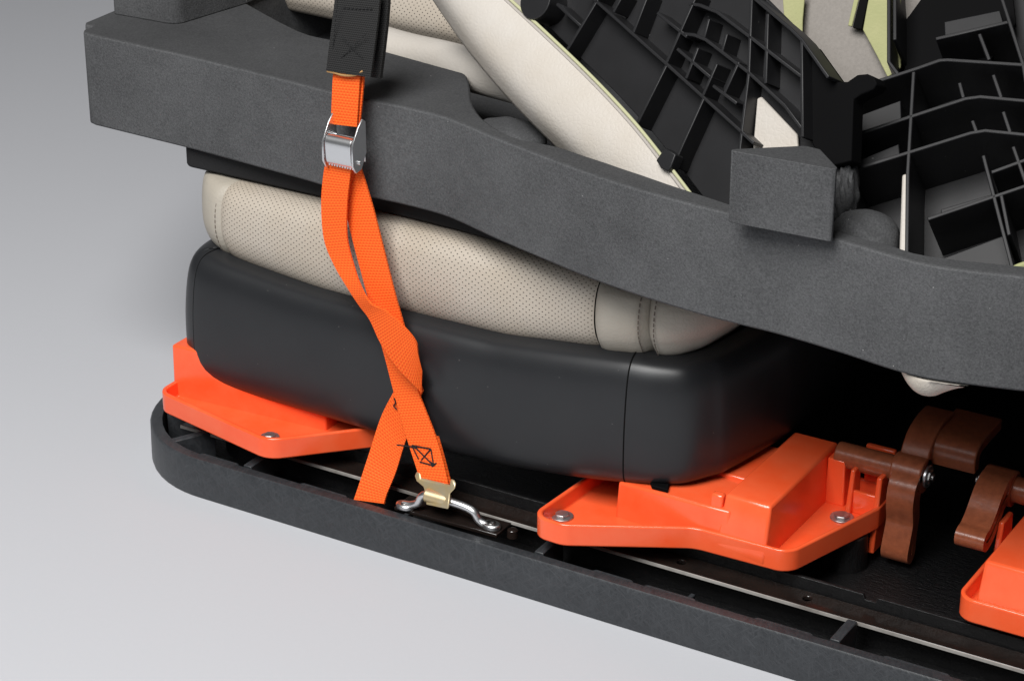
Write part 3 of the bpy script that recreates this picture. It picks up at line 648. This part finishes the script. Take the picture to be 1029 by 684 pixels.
# ------------------------------------------------------------------ second cushion lying in the tray, behind the strap
A_, B_ = at(255, -1, y=.30), at(480, 47, y=.26)
c2 = thing('seat_cushion', 'cream perforated leather seat cushion lying in the foam tray behind the black strap sleeve', 'cushion', (A_ + B_) / 2)
def cushion_sheet(prof, px0, px1, off=0):
    rows = []
    for k in range(25):
        t = px0 + (px1 - px0) * k / 24; p = A_.lerp(B_, t)
        rows.append([p + Vector((0, d, z)) for d, z in prof])
    return grid(rows)
obj('perforated_panel', cushion_sheet(cat([(.06, -.012), (.012, -.008), (0, .002), (-.002, .014), (.006, .028), (.02, .034)], 5), -.15, 1.25), 'perf', c2, smooth=180)
obj('centre_panel', cushion_sheet(cat([(.016, .026), (.012, .036), (.02, .06), (.05, .09), (.15, .10)], 5), -.15, 1.25), 'cloth', c2, smooth=180)
p0, p1 = at(372, 44, y=.205), at(480, 72, y=.185)
obj('piped_bolster', tube([p0, p0.lerp(p1, .35) - Z * .001, p0.lerp(p1, .7), p1, p1 + (p1 - p0) * .4], .0175, 20), 'cream', c2, smooth=180)

# leather bolster end hanging below the tray at the right
q = at(931, 384, y=.009)
lump = BM(); bmesh.ops.create_icosphere(lump, subdivisions=4, radius=1)
for v in lump.verts:
    x, y_, z = v.co
    v.co = q + Vector((x * .033 + .008 + .006 * x * x, y_ * .016, z * .018 + .011 + max(0, x) * .014)) + Vector((0, 0, .002 * math.sin(5 * x)))
for v in lump.verts: v.co.z = min(v.co.z, .2592)
lb = tag(obj('leather_bolster', lump, 'cream', None, smooth=180), 'small cream leather bolster end poking out below the foam tray at the right', 'bolster')

# ------------------------------------------------------------------ orange tie-down strap
st = thing('tie_down_strap', 'bright orange webbing strap with cam buckle, black sleeve and hook, tied to the pallet', 'strap', at(345, 187, y=.058))
def E(lx, ly, rx, ry, yl, yr=None): return (at(lx, ly, y=yl), at(rx, ry, y=yr if yr is not None else yl))
wb = [
    ribbon([E(337, 60, 363, 63, .0640), E(335, 78, 362, 80, .0605), E(334, 100, 360.5, 103, .0585), E(333, 124.5, 359, 127.5, .0570)]),
    ribbon([E(341, 60, 367, 63, .0675), E(339, 78, 366, 80, .064), E(337, 100, 364, 103, .0615), E(336, 122, 362, 125, .0600)]),
    ribbon([E(337, 160, 362, 163, .0595), E(338, 168, 364, 172, .0590), E(342, 185, 369, 188, .058), E(348, 213, 376, 212, .0565), E(356, 246, 385, 247, .054), E(363, 272, 391.5, 273, .0515), E(371, 302, 398.5, 300, .0485), E(380, 333, 407, 330, .046), E(388, 362, 413.5, 360, .044), E(396, 393, 420, 391, .0425), E(409, 439, 438, 438, .0345), E(417, 464, 445.5, 463, .0275), E(422.5, 481, 451, 486, .0225)]),
    ribbon([E(414, 441, 440.5, 438, .0375), E(421, 464, 447.5, 463, .0305), E(426, 481, 453.5, 486, .0255)]),
    ribbon([E(329, 158, 354, 162, .0500), E(325.5, 175, 352, 179, .0495), E(323.3, 205, 349.2, 205, .0485), E(326, 240, 349, 238, .047), E(336, 266, 355.5, 266, .045), E(349, 288, 363.5, 289, .042, .039), E(361, 306, 373, 304.5, .040, .033), E(372, 321, 389, 313, .036, .031), E(383, 344.5, 406, 328, .033, .029), E(399, 368, 418, 343, .0315, .0295), E(412, 382, 420.5, 356, .0325, .032), E(423, 394, 424, 372, .035, .037)]),
    ribbon([E(413, 362, 425, 392, .0455, .042), E(405, 376, 421, 404, .0455), E(396, 393, 415, 425, .0440), E(383, 419, 407, 445, .041), E(371, 456, 398, 474, .0325), E(361, 487, 389, 496, .022), E(356, 502, 386, 506, .0155)]),
]
web = obj('webbing', merge(*wb), 'web', st, smooth=50)
# box stitching in black thread
def stitch(pts, y=None, yofs=-.0016):
    out = []
    for x, yy in pts:
        yb = y if y is not None else (.0345 - max(0, yy - 439) / 25 * .0068 if yy > 439 else .0345)
        out.append(at(x, yy, y=yb) + Vector((0, yofs, 0)))
    return out
th = []
for pts, yy in (([(415, 446.5), (434, 450)], .0325), ([(416, 449), (423, 463)], .0298), ([(423, 463), (437, 467)], .0265), ([(434, 450), (437, 467)], .0318), ([(434, 450), (423, 463)], .0302), ([(419, 449), (436, 466)], .0302), ([(416, 447.5), (420, 449.5), (417, 448.5), (422, 447)], .0325), ([(433, 463), (439, 466), (435, 467.5), (440, 464)], .0268), ([(400, 446), (416, 448)], .0340),
                ):
    th.append(dashes(stitch(pts), .0006, .0022, .0004))
obj('box_stitch', merge(*th), 'thread', web)
obj('stitch_mark', dashes(stitch([(397, 399), (399, 404), (396, 407), (402, 412)], .0430), .00055, .0022, .0004), 'thread', web)
# black sleeve with stitched edge
sl = obj('sleeve', merge(ribbon([E(338.5, -14, 383, -10, .0720), E(336, 10, 381, 15, .067), E(332, 42, 377, 48, .061), E(328.5, 71, 373, 78, .0560)], .0022),
                         ribbon([E(343, -14, 392, -10, .0830), E(341, 10, 390.5, 15, .078), E(338, 42, 387, 48, .0725), E(336, 71, 383, 79, .0690)], .0035)), 'sleeve', st, smooth=50)
obj('stitching', merge(dashes(stitch([(340.5, 0), (337, 34), (334, 66)], .0605), .0004, .0022, .0016), dashes(stitch([(375, 9), (345, 8)], .0675), .0004, .0022, .0012), dashes(stitch([(343, 34), (368, 62)], .0590), .00035, .0022, .0012), dashes(stitch([(369, 34), (342, 60)], .0590), .00035, .0022, .0012)), 'thread', sl)
obj('bound_edge', tube([at(x, y, y=.0565) for x, y in ((329, 71.5), (336, 73), (345, 75.5), (356, 75.5), (362, 73), (365, 71.5))], .0011, 8), 'tan', sl)
# cam buckle
xl, xr = at(328, 145, y=.046).x, at(356, 152, y=.046).x
zc = at(342, 148, y=.046).z
def side(x, t):
    yz = [(.0600, zc + .019), (.0560, zc + .022), (.0500, zc + .0165), (.0415, zc + .004), (.0415, zc - .012), (.0455, zc - .0185), (.0530, zc - .0175), (.0600, zc - .006)]
    return rings([[Vector((x, a, b)) for a, b in yz], [Vector((x + t, a, b)) for a, b in yz]])
bk = obj('buckle_frame', merge(side(xl - .0014, .0016), side(xr, .0016), box(xl, xr, .0600, .0612, zc - .014, zc + .004)), 'zinc', st, .0005, 2)
lvp = cat([(.0520, zc + .0060), (.0465, zc + .0075), (.0432, zc + .004), (.0432, zc - .004), (.0440, zc - .0115), (.0465, zc - .0150)], 4)
lo_, hi = [], []
PP = [Vector((0, a, b)) for a, b in [tuple(q) for q in lvp]]
for i, p in enumerate(PP):
    d = (PP[min(i + 1, len(PP) - 1)] - PP[max(i - 1, 0)]).normalized(); m = Vector((0, -d.z, d.y)) * .0008; lo_.append(p - m); hi.append(p + m)
lvr = rings([[Vector((x, q.y, q.z)) for q in lo_ + hi[::-1]] for x in (xl + .0012, xr - .0012)])
teeth = [box(xl + .002 + k * (xr - xl - .004) / 9, xl + .0034 + k * (xr - xl - .004) / 9, .0450, .0485, zc - .0162, zc - .0135) for k in range(10)]
obj('cam_lever', merge(lvr, *teeth), 'zinc', bk, .0004)
obj('pin', merge(cyl((xl - .002, .050, zc - .011), (xr + .0030, .050, zc - .011), .0019, 16)), 'zinc', bk, .0004)
# flat hook of yellow zinc, caught on the loop
hk = [(421.7, 473.9), (418.2, 474.6), (416.6, 478), (418.3, 483.4), (425.3, 489.2), (427.4, 497), (428.2, 507), (450.2, 511.5), (451.2, 503), (451.8, 496.2), (456.6, 491.4), (457.4, 487.5), (455.4, 483.6), (452.2, 482.3), (451.6, 488.5), (422.4, 481.2)]
hs = []
for x, y in hk:
    yy = .0215 - (y - 480) / 30 * .0122; hs.append(at(x, y, y=yy))
q0, q1 = at(428.4, 496.8, y=.0155), at(450.8, 503.2, y=.0170)
obj('hook', merge(slab(hs, Vector((0, .002, .0008))), cyl(q0, q1, .0056, 20)), 'yellow_zinc', st, .0006)
